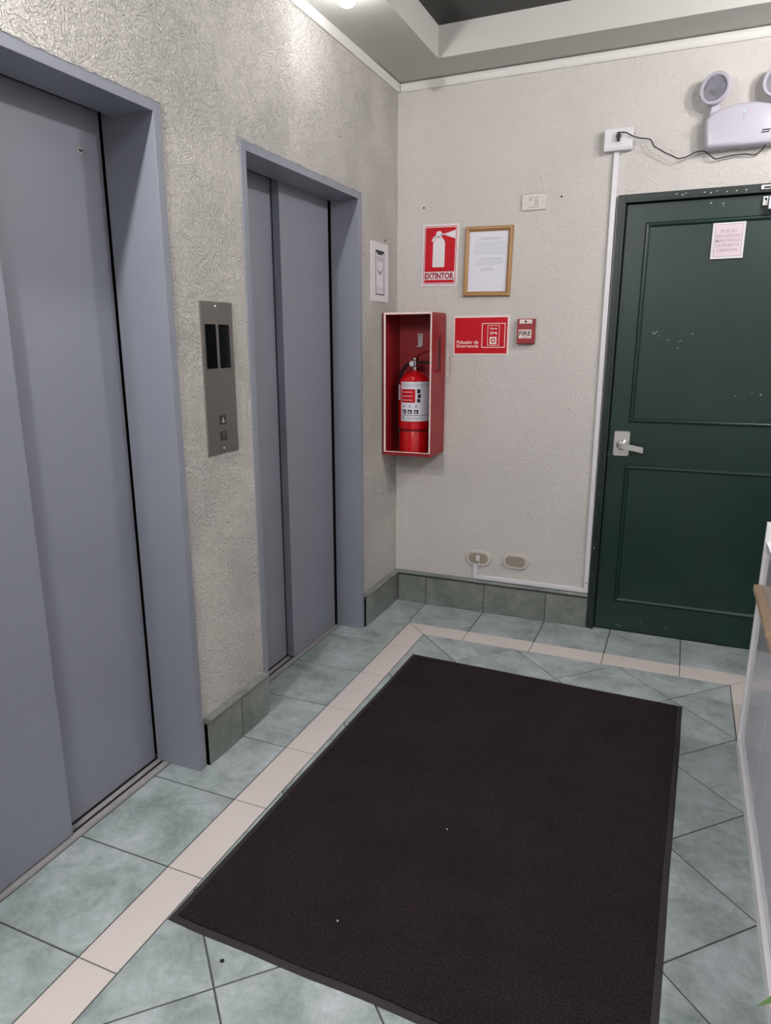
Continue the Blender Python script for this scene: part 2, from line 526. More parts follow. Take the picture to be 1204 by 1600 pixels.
# ------------------------------------------------------------------ lifts
def lift(n, y0, y1, split, front_far, label):
    """y0..y1 outer frame edges; front_far: which leaf runs in front"""
    yc = (y0+y1)/2
    r = thing('door_%d' % n, (-.1, yc, 0), label, 'elevator door', kind='structure')
    FW, XF = .031, XL+.005
    xb = -.152
    iy0, iy1, iz = y0+FW, y1-FW, FT-FW
    # frame: jambs and lintel, each a folded sheet box
    xj1, xj0 = (xb, -.190) if front_far else (-.196, xb)      # the jamb beside the rear leaf is deeper
    MB().box(xj1, XF, iy1, y1, 0, FT, .0018).build('jamb', 'lift_paint', r)
    MB().box(xj0, XF, y0, iy0, 0, FT, .0018).build('jamb', 'lift_paint', r)
    MB().box(xb, XF, iy0, iy1, iz, FT, .0018).build('lintel', 'lift_paint', r)
    random.seed(n)
    top = [(y0, FT)] + [(y0+(y1-y0)*k/60, FT-random.uniform(0, .0045)) for k in range(61)] + [(y1, FT)]
    MB().prism([(y0-.004, FT+.004)] + top + [(y1+.004, FT+.004)], 0, .0062, onL()).build('plaster_edge', 'plaster_left', wall_left)
    MB().box(-.315, -.30, y0+.002, y1-.002, .0, FT-.002).build('shaft_back', 'shaft_black', r)
    MB().box(-.300, xb, y1-.004, y1-.002, 0, FT-.002).build('pocket', 'shaft_black', r)
    MB().box(-.300, xb, y0+.002, y0+.004, 0, FT-.002).build('pocket', 'shaft_black', r)
    MB().box(-.300, xb, y0+.002, y1-.002, FT-.006, FT-.002).build('header', 'shaft_black', r)
    # leaves
    xf, xr_, th = -.162, -.203, .034
    z0, z1 = .007, FT-.012
    if front_far: A, Bk = (split, iy1-.007), (iy0+.007, split+.05)
    else: A, Bk = (iy0+.007, split), (split-.05, iy1-.003)
    MB().box(xf-th, xf, A[0], A[1], z0, z1, .0025).build('panel', 'lift_paint', r)
    pb = MB().box(xr_-th, xr_, Bk[0], Bk[1], z0, z1, .0025).build('panel', 'lift_paint', r)
    # sill: metal strips with grooves between
    MB().box(-.24, SILL-.001, y0+.004, y1-.004, -.002, -.0012).build('sill', 'groove_dark', r)
    for a, b in ((-.1460, SILL-.001), (-.1690, -.1482), (-.199, -.181), (-.232, -.212)):
        MB().box(a, b, iy0 if b > -.152 else y0+.004, iy1 if b > -.152 else y1-.004, -.0012, .0006).build('sill_strip', 'sill_metal', r)
    return r, pb
d3, pb3 = lift(3, E2[0], E2[1], -.908, True, 'blue-grey steel lift door, the far one beside the fire extinguisher')
d2, pb2 = lift(2, E1[0], E1[1], -2.247, False, 'blue-grey steel lift door, the near one at the left edge')
kl = MB().prism(rrect(-1.922, -1.896, 1.942, 1.959, .003), 0, .0015, onL(-.203)).build('key_lock', 'steel_light', pb2, label='small metal key slot')
# scuffs on near jamb foot
def scuffs(parent, items, M, mat, name='scuff'):
    mb = MB()
    for u, v, a, b in items:
        mb.prism([(u-a/2, v-b*.2), (u-a*.1, v-b/2), (u+a/2, v-b*.1), (u+a*.25, v+b/2), (u-a*.3, v+b*.35)], 0, .0003, M)
    return mb.build(name, mat, parent, kind='stuff')
jm = lambda u, v, d: (u, E1[1]-.031-d, v)
scuffs(d2, [(-.125, .055, .012, .006), (-.105, .048, .010, .008), (-.135, .04, .015, .004), (-.04, .03, .02, .003), (-.05, .17, .012, .003), (-.06, .13, .01, .003), (-.13, .22, .02, .002)], jm, 'print_grey')
MB().prism(rect(-1.916, -1.904, 1.947, 1.953), .0015, .0022, onL(-.203)).build('slot', 'print_black', kl)

# ------------------------------------------------------------------ call panel
cp = thing('call_panel', (XL, -1.584, 1.07), 'brushed steel lift call panel between the two lift doors', 'call panel')
ML = onL()
MB().prism(rect(-1.668, -1.495, 1.0705, 1.560), 0, .004, ML, .001).build('plate', 'steel', cp)
for a, b in ((-1.650, -1.592), (-1.577, -1.518)):
    MB().prism(rect(a, b, 1.351, 1.490), .0035, .0046, ML).build('display', 'gloss_black', cp, label='dark floor display window')
for zc, upw in ((1.183, True), (1.130, False)):
    b = MB().prism(rrect(-1.5985, -1.565, zc-.0155, zc+.0155, .003), .0035, .0065, ML, .001).build('button', 'button_dark', cp)
    s = 1 if upw else -1
    tri = [(-1.590, zc-.009*s), (-1.574, zc-.009*s), (-1.582, zc+.010*s)]
    MB().prism(tri, .0065, .0071, ML).build('arrow', 'screw' if upw else 'steel', b)
for u, v in ((-1.588, 1.546), (-1.582, 1.088)):
    MB().lathe([(.0042, 0), (.0042, .001), (.002, .002), (0, .002)], ML(u, v, .0038), (1, 0, 0), 12).build('screw', 'screw', cp)

# ------------------------------------------------------------------ notice on left wall
nt = thing('notice_board', (XL, -.22, 1.62), 'narrow white framed notice with a circular emblem beside the far lift', 'notice')
MB().prism(rect(-.328, -.115, 1.6225, 1.8935), 0, .004, ML, .001).build('board', 'white_plastic', nt)
MB().ring_prism(rect(-.277, -.170, 1.654, 1.858), rect(-.272, -.175, 1.659, 1.846), .004, .0044, ML).build('print_border', 'print_black', nt)
mb = MB().prism(rect(-.255, -.195, 1.838, 1.846), .004, .0045, ML)
mb.build('print_tab', 'print_black', nt)
mb = MB()
for k in range(4): mb.prism(rect(-.262, -.186, 1.829-k*.006, 1.832-k*.006), .004, .0044, ML)
mb.build('print_text', 'print_grey', nt)
MB().ring_prism(circ(-.224, 1.780, .033, 24), circ(-.224, 1.782, .029, 24), .004, .0044, ML).build('emblem', 'print_grey', nt)
cres = [(-.224+.033*math.cos(math.radians(a)), 1.780+.033*math.sin(math.radians(a))) for a in range(195, 346, 15)] + [(-.224+.029*math.cos(math.radians(a)), 1.786+.024*math.sin(math.radians(a))) for a in range(345, 194, -15)]
MB().prism(cres, .004, .0046, ML).build('emblem', 'print_grey', nt)
mb = MB().prism(rect(-.262, -.240, 1.668, 1.695), .004, .0044, ML).prism(rect(-.225, -.19, 1.675, 1.69), .004, .0044, ML)
mb.build('print_block', 'print_faint', nt)

# ------------------------------------------------------------------ extinguisher sign
cx, cz, an = .212, 1.849, -1.2
M = onB(cx, cz, an)
es = thing('extinguisher_sign', (cx, YB, 1.704), 'red and white sign with extinguisher pictogram reading EXTINTOR', 'sign')
MB().prism(rect(.119, .305, 1.704, 1.994), 0, .003, M).build('sheet', 'sheet_white', es)
MB().prism(rrect(.1275, .2965, 1.7125, 1.9855, .008), .003, .0033, M).build('red_line', 'red_print', es)
MB().prism(rrect(.1305, .2935, 1.7155, 1.9825, .007), .0033, .0036, M).build('white_line', 'sheet_white', es)
MB().prism(rrect(.134, .290, 1.719, 1.979, .006), .0036, .0039, M).build('red_field', 'red_print', es)
MB().prism(rect(.134, .290, 1.733, 1.7715), .0039, .0042, M).build('text_band', 'sheet_white', es)
mb = MB(); add_text(mb, 'EXTINTOR', .1355, .2885, 1.736, 1.767, .0045, M, .05); mb.build('lettering', 'dark_red_print', es, label='dark red word EXTINTOR')
mb = MB()
body = [(.178, 1.793), (.234, 1.793), (.237, 1.797), (.237, 1.906), (.233, 1.919), (.222, 1.929), (.222, 1.936), (.190, 1.936), (.190, 1.929), (.179, 1.919), (.175, 1.906), (.175, 1.797)]
mb.prism(body, .0039, .0042, M)
mb.prism(circ(.204, 1.947, .0155, 18), .0039, .0042, M)
mb.prism([(.215, 1.942), (.238, 1.944), (.238, 1.948), (.215, 1.951)], .0039, .0042, M)
mb.prism([(.236, 1.943), (.289, 1.925), (.289, 1.965), (.236, 1.950)], .0039, .0042, M)
hose = [(.194, 1.934), (.182, 1.926), (.172, 1.912), (.166, 1.918), (.176, 1.934), (.190, 1.944)]
mb.prism(hose, .0039, .0042, M)
mb.build('pictogram', 'sheet_white', es)

# ------------------------------------------------------------------ wooden frame with typed notice
cx, cz, an = .4575, 1.808, -1.1
M = onB(cx, cz, an)
pf = thing('picture_frame', (cx, YB, 1.647), 'brown wooden frame holding a typed white page above the alarm sign', 'picture frame')
o = rect(.340, .575, 1.647, 1.969)
def rail(i):
    q = (i+1) % 4
    lv = [(0, 0), (0, .012), (.005, .018), (.012, .018), (.017, .013), (.0225, .009), (.0225, 0)]
    ra = [M(*inset(o, k)[i], d) for k, d in lv]; rb = [M(*inset(o, k)[q], d) for k, d in lv]
    MB().rings([ra, rb]).build('rail', 'wood', pf)
for i in range(4): rail(i)
MB().prism(inset(o, .0215), .0, .005, M).build('page', 'paper', pf)
random.seed(3)
def lines(rows, x0, x1, M, d, name, mat, parent, h):
    for z, a, b in rows: MB().prism(rect(x0+(x1-x0)*a, x0+(x1-x0)*b, z-h/2, z+h/2), d, d+.0003, M).build(name, mat, parent)
lines([(1.917, .30, .78), (1.910, .25, .83), (1.822, .32, .84), (1.777, .35, .62), (1.769, .30, .68)], .362, .553, M, .005, 'heading', 'print_grey', pf, .0022)
lines([(1.898-k*.0078, .13, random.uniform(.8, .92) if k % 3 == 2 else .92) for k in range(8)] + [(1.815-k*.0075, .17, .9 if k < 3 else .7) for k in range(4)], .362, .553, M, .005, 'print_text', 'print_faint', pf, .003)

# ------------------------------------------------------------------ alarm button sign
M = onB()
ps = thing('alarm_sign', (.435, YB, 1.366), 'red landscape sign with white border reading Pulsador de Emergencia', 'sign')
MB().prism(rect(.293, .576, 1.366, 1.556), 0, .003, M).build('sheet', 'white_edge', ps)
MB().prism(rect(.2995, .567, 1.373, 1.547), .003, .0034, M).build('red_field', 'red_print', ps)
mb = MB()
mb.ring_prism(rect(.439, .557, 1.4015, 1.5195), rect(.4425, .5535, 1.405, 1.516), .0034, .0037, M)
mb.ring_prism(rect(.468, .528, 1.411, 1.509), rect(.4705, .5255, 1.4135, 1.5065), .0034, .0037, M)
mb.build('outline', 'white_edge', ps)
mb = MB()
mb.ring_prism(rect(.4805, .4945, 1.465, 1.479), rect(.4835, .4915, 1.468, 1.476), .0034, .0037, M)
mb.prism([(.4945, 1.4705), (.504, 1.4705), (.516, 1.464), (.513, 1.479), (.504, 1.4745), (.4945, 1.4745)], .0034, .0037, M)
mb.ring_prism(rect(.4795, .5145, 1.4185, 1.4535), rect(.4815, .5125, 1.4205, 1.4515), .0034, .0037, M)
mb.prism(rect(.4815, .5125, 1.4205, 1.4515), .0034, .0036, M)
add_text(mb, 'Alarma', .479, .517, 1.489, 1.499, .0038, M, .02)
mb.build('pictogram', 'white_edge', ps)
MB().ring_prism(circ(.497, 1.436, .0115, 20), circ(.497, 1.436, .0055, 20), .0037, .004, M).build('button_ring', 'dark_red_print', ps)
mb = MB()
add_text(mb, 'Pulsador de', .311, .423, 1.420, 1.437, .0038, M, .02)
add_text(mb, 'Emergencia', .311, .423, 1.398, 1.417, .0038, M, .02)
mb.build('lettering', 'white_edge', ps, label='white words Pulsador de Emergencia')

# ------------------------------------------------------------------ fire pull station
fp = thing('fire_alarm_box', (.661, YB, 1.42), 'small red fire alarm pull box marked FIRE next to the landscape sign', 'fire alarm')
MB().prism(rect(.620, .7035, 1.4195, 1.5365), 0, .028, M, .003).build('housing', 'red_paint', fp)
MB().prism(rect(.631, .692, 1.514, 1.533), .026, .0305, M, .001).build('pull_bar', 'white_edge', fp)
MB().prism([(.661, 1.516), (.668, 1.5235), (.661, 1.531), (.654, 1.5235)], .0305, .031, M).build('emblem', 'print_black', fp)
for u in (.634, .672): add_text(MB(), 'PULL', u, u+.017, 1.521, 1.526, .0309, M).build('bar_print', 'print_grey', fp)
MB().prism(rect(.628, .690, 1.446, 1.486), .028, .0286, M).build('label_plate', 'white_edge', fp)
mb = MB(); add_text(mb, 'FIRE', .631, .687, 1.457, 1.480, .029, M, .02); mb.build('lettering', 'print_black', fp, label='black word FIRE')
lines([(1.451, .3, .75)], .628, .690, M, .0286, 'small_print', 'print_grey', fp, .003)

# ------------------------------------------------------------------ extinguisher cabinet
CX0, CX1, CY0, CY1, CZ0, CZ1 = -.0085, .2505, -.196, YB, .866, 1.5705
ec = thing('extinguisher_cabinet', (.121, CY1, CZ0), 'open red metal cabinet with white front edging in the wall corner', 'cabinet')
t_ = .010
MB().box(CX0, CX0+t_, CY0, CY1, CZ0, CZ1, .001).build('side_panel', 'red_paint', ec)
MB().box(CX1-t_, CX1, CY0, CY1, CZ0, CZ1, .001).build('side_panel', 'red_paint', ec)
MB().box(CX0+t_, CX1-t_, CY0, CY1, CZ1-t_, CZ1, .001).build('top_panel', 'red_paint', ec)
MB().box(CX0+t_, CX1-t_, CY0, CY1, CZ0, CZ0+t_, .001).build('bottom_panel', 'red_paint', ec)
MB().box(CX0+t_, CX1-t_, CY1-.006, CY1, CZ0+t_, CZ1-t_).build('back_panel', 'red_paint', ec)
def onC(u, v, d): return (u, CY0-d, v)
MB().ring_prism(rect(CX0+.006, CX1-.003, CZ0+.016, CZ1+.001), rect(CX0+.014, CX1-.010, CZ0+.020, CZ1-.008), -.004, .0015, onC).build('front_edging', 'white_edge', ec)
hb = MB()
hb.box(CX1+.018, CX1+.024, -.112, -.090, 1.283, 1.463, .001)
hb.box(CX1, CX1+.022, -.106, -.090, 1.452, 1.463).box(CX1, CX1+.022, -.106, -.090, 1.283, 1.294)
hb.build('handle', 'red_paint', ec, label='red bar handle on the right side')
MB().box(CX1, CX1+.0006, -.082, -.068, 1.288, 1.458).build('slot', 'rubber', ec)
bk = MB().box(.104, .128, CY1-.010, CY1-.006, 1.405, 1.472, .001).build('hanging_bracket', 'steel_light', ec)
MB().box(.104, .109, CY1-.026, CY1-.010, 1.405, 1.412).box(.123, .128, CY1-.026, CY1-.010, 1.405, 1.412).build('hook', 'steel_light', bk)
MB().prism(circ(.116, 1.462, .004, 10), 0, .0006, lambda u, v, d: (u, CY1-.010-d, v)).build('hole', 'hole', bk)

# ------------------------------------------------------------------ fire extinguisher
EX, EY, EB = .1255, -.092, CZ0+t_
fe = thing('fire_extinguisher', (EX, EY, EB), 'red fire extinguisher with printed label standing in the open red cabinet', 'fire extinguisher')
ER = .0825
MB().lathe([(.068, 0), (.0745, .003), (.075, .105), (.072, .112), (0, .112)], (EX, EY, EB), n=36).build('foot_ring', 'red_gloss', fe, smooth=True)
MB().lathe([(.0735, .106), (.0735, .124)], (EX, EY, EB), n=36).build('dark_band', 'red_band', fe)
bp = [(.074, .119), (.081, .124), (ER, .135), (ER, .335)] + [(ER-.0645*(1-math.cos(math.radians(a))) if a < 90 else .018, .335+.075*math.sin(math.radians(a))) for a in range(12, 91, 13)] + [(.018, .412), (.018, .425)]
MB().lathe(bp, (EX, EY, EB), n=40).build('cylinder', 'red_gloss', fe, smooth=True)
MB().lathe([(.020, .418), (.020, .432), (.015, .436), (.015, .462), (.018, .466), (.018, .478), (0, .480)], (EX, EY, EB), n=20).build('valve', 'chrome', fe, smooth=True)
g = MB().lathe([(.015, 0), (.016, .004), (.016, .010), (.0, .011)], (EX-.008, EY-.014, EB+.447), (-.1, -1, .15), 20).build('gauge', 'chrome', fe, smooth=True)
MB().lathe([(.011, 0), (.011, .0006), (0, .0006)], Vector((EX-.008, EY-.014, EB+.447)) + Vector((-.1, -1, .15)).normalized()*.0110, (-.1, -1, .15), 16).build('dial', 'paper', g)
MB().tube([(EX-.005, EY, EB+.478), (EX+.02, EY-.005, EB+.490), (EX+.06, EY-.012, EB+.508), (EX+.092, EY-.018, EB+.512)], .0055).build('squeeze_lever', 'red_band', fe, smooth=True)
MB().tube([(EX, EY, EB+.452), (EX+.04, EY-.008, EB+.458), (EX+.088, EY-.016, EB+.452)], .0055).build('carry_handle', 'rubber', fe, smooth=True)
hp = [(EX-.015, EY+.01, EB+.450), (EX-.05, EY+.012, EB+.440), (EX-.080, EY+.016, EB+.405), (EX-.091, EY+.020, EB+.35), (EX-.093, EY+.022, EB+.25), (EX-.092, EY+.024, EB+.15)]
MB().tube(hp, .0085, 10).build('hose', 'rubber', fe, smooth=True)
MB().lathe([(.010, 0), (.012, .02), (.007, .05), (.007, .06)], (EX-.092, EY+.024, EB+.090), n=12).build('nozzle', 'rubber', fe, smooth=True)
def cpatch(t0, t1, z0, z1, dr, name, mat, parent, label=None):
    n = max(2, int(abs(t1-t0)/6))
    mb = MB()
    r0, r1 = ER+dr-.0012, ER+dr
    rings = []
    for k in range(n+1):
        t = math.radians(t0+(t1-t0)*k/n)
        c, s = math.cos(t), math.sin(t)
        rings.append([(EX+r0*c, EY+r0*s, EB+z0), (EX+r1*c, EY+r1*s, EB+z0), (EX+r1*c, EY+r1*s, EB+z1), (EX+r0*c, EY+r0*s, EB+z1)])
    mb.rings(rings)
    return mb.build(name, mat, parent, label)
lb = cpatch(-126, -6, .163, .362, .0006, 'label_sheet', 'print_grey', fe)
cpatch(-124.5, -7.5, .165, .360, .0009, 'label_white', 'paper', lb)
cpatch(-122, -10, .336, .354, .0012, 'label_header', 'print_faint', lb)
cpatch(-122.5, -68, .258, .325, .0012, 'label_red', 'red_print', lb)
cpatch(-62, -50, .304, .325, .0012, 'label_picture', 'print_black', lb); cpatch(-60, -48, .281, .300, .0012, 'label_picture', 'print_black', lb); cpatch(-62, -50, .259, .277, .0012, 'label_picture', 'print_black', lb)
for k in range(3):
    cpatch(-117, -78, .309-k*.020, .312-k*.020, .0014, 'label_line', 'white_edge', lb)
    cpatch(-116+k*22, -101+k*22, .202, .222, .0012, 'label_icon', 'print_black', lb)
    cpatch(-113+k*22, -106+k*22, .206, .214, .0015, 'label_icon', 'paper', lb)
    cpatch(-113+k*22, -105+k*22, .235, .244, .0012, 'label_icon', 'print_grey', lb)
cpatch(-124, -8, .193, .1955, .0012, 'label_rule', 'print_black', lb)
cpatch(-119, -108, .173, .187, .0012, 'label_mark', 'print_grey', lb); cpatch(-98, -45, .173, .187, .0012, 'label_mark', 'print_faint', lb)
cpatch(-158, -134, .268, .345, .0006, 'inspection_sticker', 'paper', fe)

# ------------------------------------------------------------------ wall plates and outlets
M = onB()
sw = thing('wall_plate', (.667, YB, 2.024), 'small cream wall socket plate above the wooden frame', 'wall plate')
MB().prism(rect(.6105, .7235, 2.025, 2.0945), 0, .008, M, .002).build('plate', 'beige_plastic', sw)
MB().prism(rect(.641, .691, 2.0365, 2.0815), .008, .0095, M, .0005).build('insert', 'beige_plastic', sw)
mb = MB().prism(rect(.642, .690, 2.0368, 2.039), .0095, .0099, M).prism(rect(.642, .690, 2.0785, 2.081), .0095, .0099, M)
for k in range(4): mb.prism(rect(.670+k*.005, .672+k*.005, 2.045, 2.072), .0095, .0099, M)
mb.prism(rect(.648, .658, 2.066, 2.074), .0095, .0099, M)
mb.build('slots', 'beige_dark', sw)
for u in (.627, .707): MB().prism(circ(u, 2.058, .003, 10), .008, .0086, M).build('screw', 'beige_dark', sw)

ob = thing('power_outlet', (1.025, YB, 2.237), 'white surface-mounted power outlet above the green door frame', 'outlet')
MB().prism(rrect(.9655, 1.0845, 2.237, 2.326, .004), 0, .036, M, .003).build('box', 'white_plastic', ob)
MB().prism(rect(.970, 1.080, 2.2465, 2.248), .036, .0366, M).build('seam', 'print_grey', ob)
MB().prism(rrect(1.000, 1.052, 2.262, 2.312, .003), .036, .038, M, .001).build('insert', 'white_plastic', ob)

for nm, xc, zc, jack in (('wall_outlet', .462, .300, True), ('wall_outlet', .6615, .3055, False)):
    ov = thing('wall_outlet', (xc, YB, zc-.043), 'oval cream wall outlet with a small jack, fed by the white trunking' if jack else 'oval cream wall outlet with a blank brown centre, nearer the green door', 'outlet', 'oval outlets above the baseboard')
    MB().prism(rrect(xc-.069, xc+.069, zc-.0415, zc+.0415, .041, 8), 0, .011, M, .004).build('rim', 'beige_plastic', ov)
    MB().prism(rrect(xc-.053, xc+.053, zc-.028, zc+.028, .0275, 8), .009, .0118, M, .001).build('face', 'beige_dark', ov)
    if jack:
        MB().prism(rect(xc-.010, xc+.008, zc-.012, zc+.018), .0118, .018, M, .001).build('jack', 'white_plastic', ov)
        MB().tube([(xc+.006, YB-.015, zc-.010), (xc+.007, YB-.017, zc-.03), (xc+.006, YB-.013, zc-.06), (xc+.006, YB-.013, zc-.100)], .0015, 6).build('lead', 'white_plastic', ov)

tr = thing('cable_trunking', (1.02, YB, .18), 'white cable trunking running from the outlet down beside the door and along the baseboard', 'trunking')
v0 = [(1.0155, .1835), (1.0385, .1835), (1.0315, 2.238), (1.0085, 2.238)]
MB().prism(v0, 0, .014, M, .002).build('upright', 'white_plastic', tr)
MB().prism([(.4365, .1835), (1.0155, .1835), (1.0155, .206), (.4365, .206)], 0, .014, M, .002).build('run', 'white_plastic', tr)
MB().prism(rect(.4365, .4595, .206, .262), 0, .013, M, .002).build('riser', 'white_plastic', tr)
MB().prism(circ(1.027, .238, .005, 12), .014, .0147, M).build('screw_hole', 'print_grey', tr)

# ------------------------------------------------------------------ green door
gd = thing('door_1', ((DX0+DX1)/2, .0, 0), 'dark green panelled wooden door with lever handle in the back wall', 'door', kind='structure')
YFR = -.004                                   # front of frame
SX0, SX1, SZ1, YS = 1.0800, 1.946, 2.018, .018
for a, b in ((DX0, SX0-.003), (SX1+.003, DX1)):
    mb = MB().box(a, b, YFR, .20, 0, DZT, .003)
    mb.build('frame_post', 'frame_green', gd)
    inner = a < 1.5
    e0, e1 = (b-.011, b) if inner else (a, a+.011)
    MB().box(e0, e1, YFR-.006, YFR+.001, 0, DZT-.028, .002).build('frame_bead', 'frame_green', gd)
MB().box(SX0-.003, SX1+.003, YFR, .20, SZ1+.004, DZT, .003).build('frame_head', 'frame_green', gd)
MB().box(SX0-.014, SX1+.014, YFR-.006, YFR+.001, SZ1+.004, SZ1+.014, .002).build('frame_bead', 'frame_green', gd)
slab = MB().box(SX0, SX1, YS, YS+.045, .006, SZ1, .002).build('slab', 'door_green', gd)
MB().box(SX0-.003, SX1+.003, YS+.05, .20, 0, SZ1+.004).build('backing', 'shaft_black', gd)
for z0, z1 in ((1.068, 1.927), (.170, .843)):
    o = rect(1.176, 1.850, z0, z1)
    for i in range(4):
        q = (i+1) % 4
        lv = [(-.011, 0), (-.011, .003), (-.006, .009), (.0, .010), (.005, .007), (.009, .002), (.009, 0)]
        MD = onB(y=YS)
        MB().rings([[MD(*inset(o, k)[i], d) for k, d in lv], [MD(*inset(o, k)[q], d) for k, d in lv]]).build('moulding', 'door_green', slab)
MD = onB(y=YS)
hd = MB().prism(rrect(1.1035, 1.176, .895, 1.014, .008), 0, .007, MD, .002).build('handle', 'steel_light', gd, label='satin metal lever handle on square plate')
MB().lathe([(.026, .006), (.025, .012), (.017, .022), (.014, .050), (0, .052)], (1.142, YS, .950), (0, -1, 0), 24).build('rose', 'steel_light', hd, smooth=True)
lv = MB()
sec = lambda x, zc, h, yc, th: [(x, yc-th/2, zc-h/2), (x, yc+th/2, zc-h/2), (x, yc+th/2, zc+h/2), (x, yc-th/2, zc+h/2)]
lv.rings([sec(1.128, .951, .024, YS-.048, .014), sec(1.145, .950, .027, YS-.052, .015), sec(1.175, .946, .026, YS-.056, .012), (sec(1.205, .941, .026, YS-.057, .011)), sec(1.241, .934, .027, YS-.054, .010)])
lv.build('lever', 'steel_light', hd)
# door closer: shoe on the frame, body on the slab
dc = MB().box(1.602, 1.646, YFR-.016, YFR, 2.031, 2.049, .002).build('closer_shoe', 'steel_light', gd)
MB().box(1.612, 1.638, YFR-.0165, YFR-.0155, 2.035, 2.042).build('slot', 'print_black', dc)
db = MB().box(1.616, 1.633, YS-.020, YS, 1.972, 2.008, .002).build('closer_bracket', 'steel_light', gd)
MB().prism(circ(1.6245, 1.997, .005, 12), 0, .0006, lambda u, v, d: (u, YS-.020-d, v)).build('hole', 'hole', db)
MB().box(1.636, 1.86, YS-.052, YS, 1.952, 2.004, .004).build('closer_body', 'steel_light', gd)
random.seed(11)
ch = []
for x, z in ((1.236, 1.466), (1.243, 1.462), (1.25, 1.47), (1.262, 1.452), (1.300, 1.434), (1.348, 1.425), (1.357, 1.43), (1.345, 1.40), (1.70, 1.198), (1.40, 1.46), (1.665, 1.205), (1.60, 1.19), (1.46, .215), (1.30, .062), (1.19, .035), (1.205, .03), (1.42, .055), (1.315, .03), (1.42, 2.0), (1.468, 1.995), (1.468, 1.985), (1.085, 1.2), (1.083, .9), (1.083, .28)):
    ch.append((x, z, random.uniform(.003, .008), random.uniform(.003, .006)))
scuffs(slab, ch, MD, 'chip', 'paint_chips')
ch = []
for x in (1.28, 1.305, 1.318, 1.39, 1.415, 1.439, 1.476, 1.512, 1.548): ch.append((x, 2.040+random.uniform(-.004, .004), random.uniform(.004, .009), random.uniform(.004, .007)))
for z in (.085, .29, .43, .71): ch.append((1.054+random.uniform(-.005, .008), z, .003, random.uniform(.004, .014)))
scuffs(gd, ch, onB(y=YFR), 'chip', 'paint_chips')

# notice taped on the door
dn = thing('door_notice', (1.5, YS, 1.771), 'pink laminated notice on the green door reading POR SU SEGURIDAD MANTENGA LA PUERTA CERRADA', 'notice')
MD2 = onB(1.501, 1.844, .3, YS-.0105)
MB().prism(rect(1.438, 1.5635, 1.7715, 1.9165), -.0105, .0004, MD2).build('laminate', 'white_plastic', dn)
MB().prism(rect(1.447, 1.5545, 1.780, 1.910), .0004, .0007, MD2).build('line', 'pink_text', dn)
MB().prism(rect(1.449, 1.5525, 1.782, 1.908), .0007, .0010, MD2).build('page', 'pink_paper', dn)
mb = MB()
for k, (s, a, b) in enumerate((('POR SU', 1.469, 1.531), ('SEGURIDAD', 1.453, 1.549), ('MANTENGA', 1.453, 1.549), ('LA PUERTA', 1.455, 1.547), ('CERRADA', 1.460, 1.541))):
    add_text(mb, s, a, b, 1.876-k*.0192, 1.889-k*.0192, .0013, MD2, .015)
mb.build('lettering', 'pink_text', dn)

# ------------------------------------------------------------------ emergency light
el = thing('emergency_light', (1.51, YB, 2.2), 'white twin-head emergency light with black cord above the green door', 'emergency light')
XC = 1.508
half = [(-.128, 2.199), (-.137, 2.216), (-.146, 2.303), (-.141, 2.318), (-.121, 2.336), (-.080, 2.350), (-.035, 2.360)]
outl = [(XC+a, b) for a, b in half] + [(XC-a, b) for a, b in half[::-1]]
mb = MB()
levels = [(0.0, 0), (0.0, .050), (.003, .058), (.008, .064), (.014, .067), (.018, .068)]
mb.rings([[M(u, v, d) for u, v in (inset(outl, k) if k else outl)] for k, d in levels])
body = mb.build('body', 'lamp_plastic', el, smooth=True)
for x in (1.3945, 2*XC-1.3945):
    nv = Vector((-.34 if x < XC else -.30, -.93, -.02)).normalized()
    c = Vector((x-.004, -.055, 2.4205))
    hd_ = MB().lathe([(.022, -.040), (.040, -.030), (.055, -.012), (.0605, -.004), (.0605, .004), (.057, .009), (.048, .009), (.047, .004)], c, nv, 36).build('head', 'lamp_plastic', el, smooth=True)
    MB().lathe([(.0475, .003), (.036, -.004), (.020, -.012), (.010, -.018), (0, -.018)], c+nv*.001, nv, 32).build('reflector', 'reflector', hd_, smooth=True)
    MB().lathe([(.0085, -.018), (.0075, -.006), (.004, -.002), (0, -.001)], c, nv, 14).build('bulb', 'chrome', hd_, smooth=True)
    MB().prism([(x-.016, 2.325), (x+.022, 2.335), (x+.014, 2.385), (x-.012, 2.385)], .022, .054, M, .003).build('neck', 'lamp_plastic', el)
for z, mt in ((2.3455, 'led_green'), (2.3285, 'led_green'), (2.318, 'print_grey'), (2.300, 'print_grey')):
    MB().prism(circ(1.505, z, .0034, 10), .066 if z < 2.335 else .060, .069 if z < 2.335 else .0655, M).build('indicator', mt, body)
mb = MB()
mb.prism(rect(1.577, 1.607, 2.246, 2.251), .068, .0685, M).prism(rect(1.574, 1.604, 2.238, 2.2425), .068, .0685, M)
mb.build('maker_print', 'print_black', body)
cpath = [(1.028, -.034, 2.302), (1.040, -.040, 2.3015), (1.058, -.038, 2.2985), (1.086, -.028, 2.284), (1.115, -.020, 2.275), (1.145, -.018, 2.270), (1.160, -.018, 2.262), (1.173, -.018, 2.238), (1.198, -.019, 2.222), (1.222, -.020, 2.206), (1.250, -.021, 2.192), (1.272, -.021, 2.180), (1.290, -.020, 2.180), (1.312, -.018, 2.186), (1.333, -.016, 2.196), (1.353, -.014, 2.201), (1.372, -.012, 2.199), (1.386, -.010, 2.191), (1.404, -.008, 2.175), (1.420, -.006, 2.167), (1.445, -.004, 2.170), (1.473, -.002, 2.174), (1.505, -.001, 2.176), (1.532, 0, 2.175), (1.557, 0, 2.170), (1.572, -.004, 2.172), (1.588, -.010, 2.184), (1.600, -.020, 2.203)]
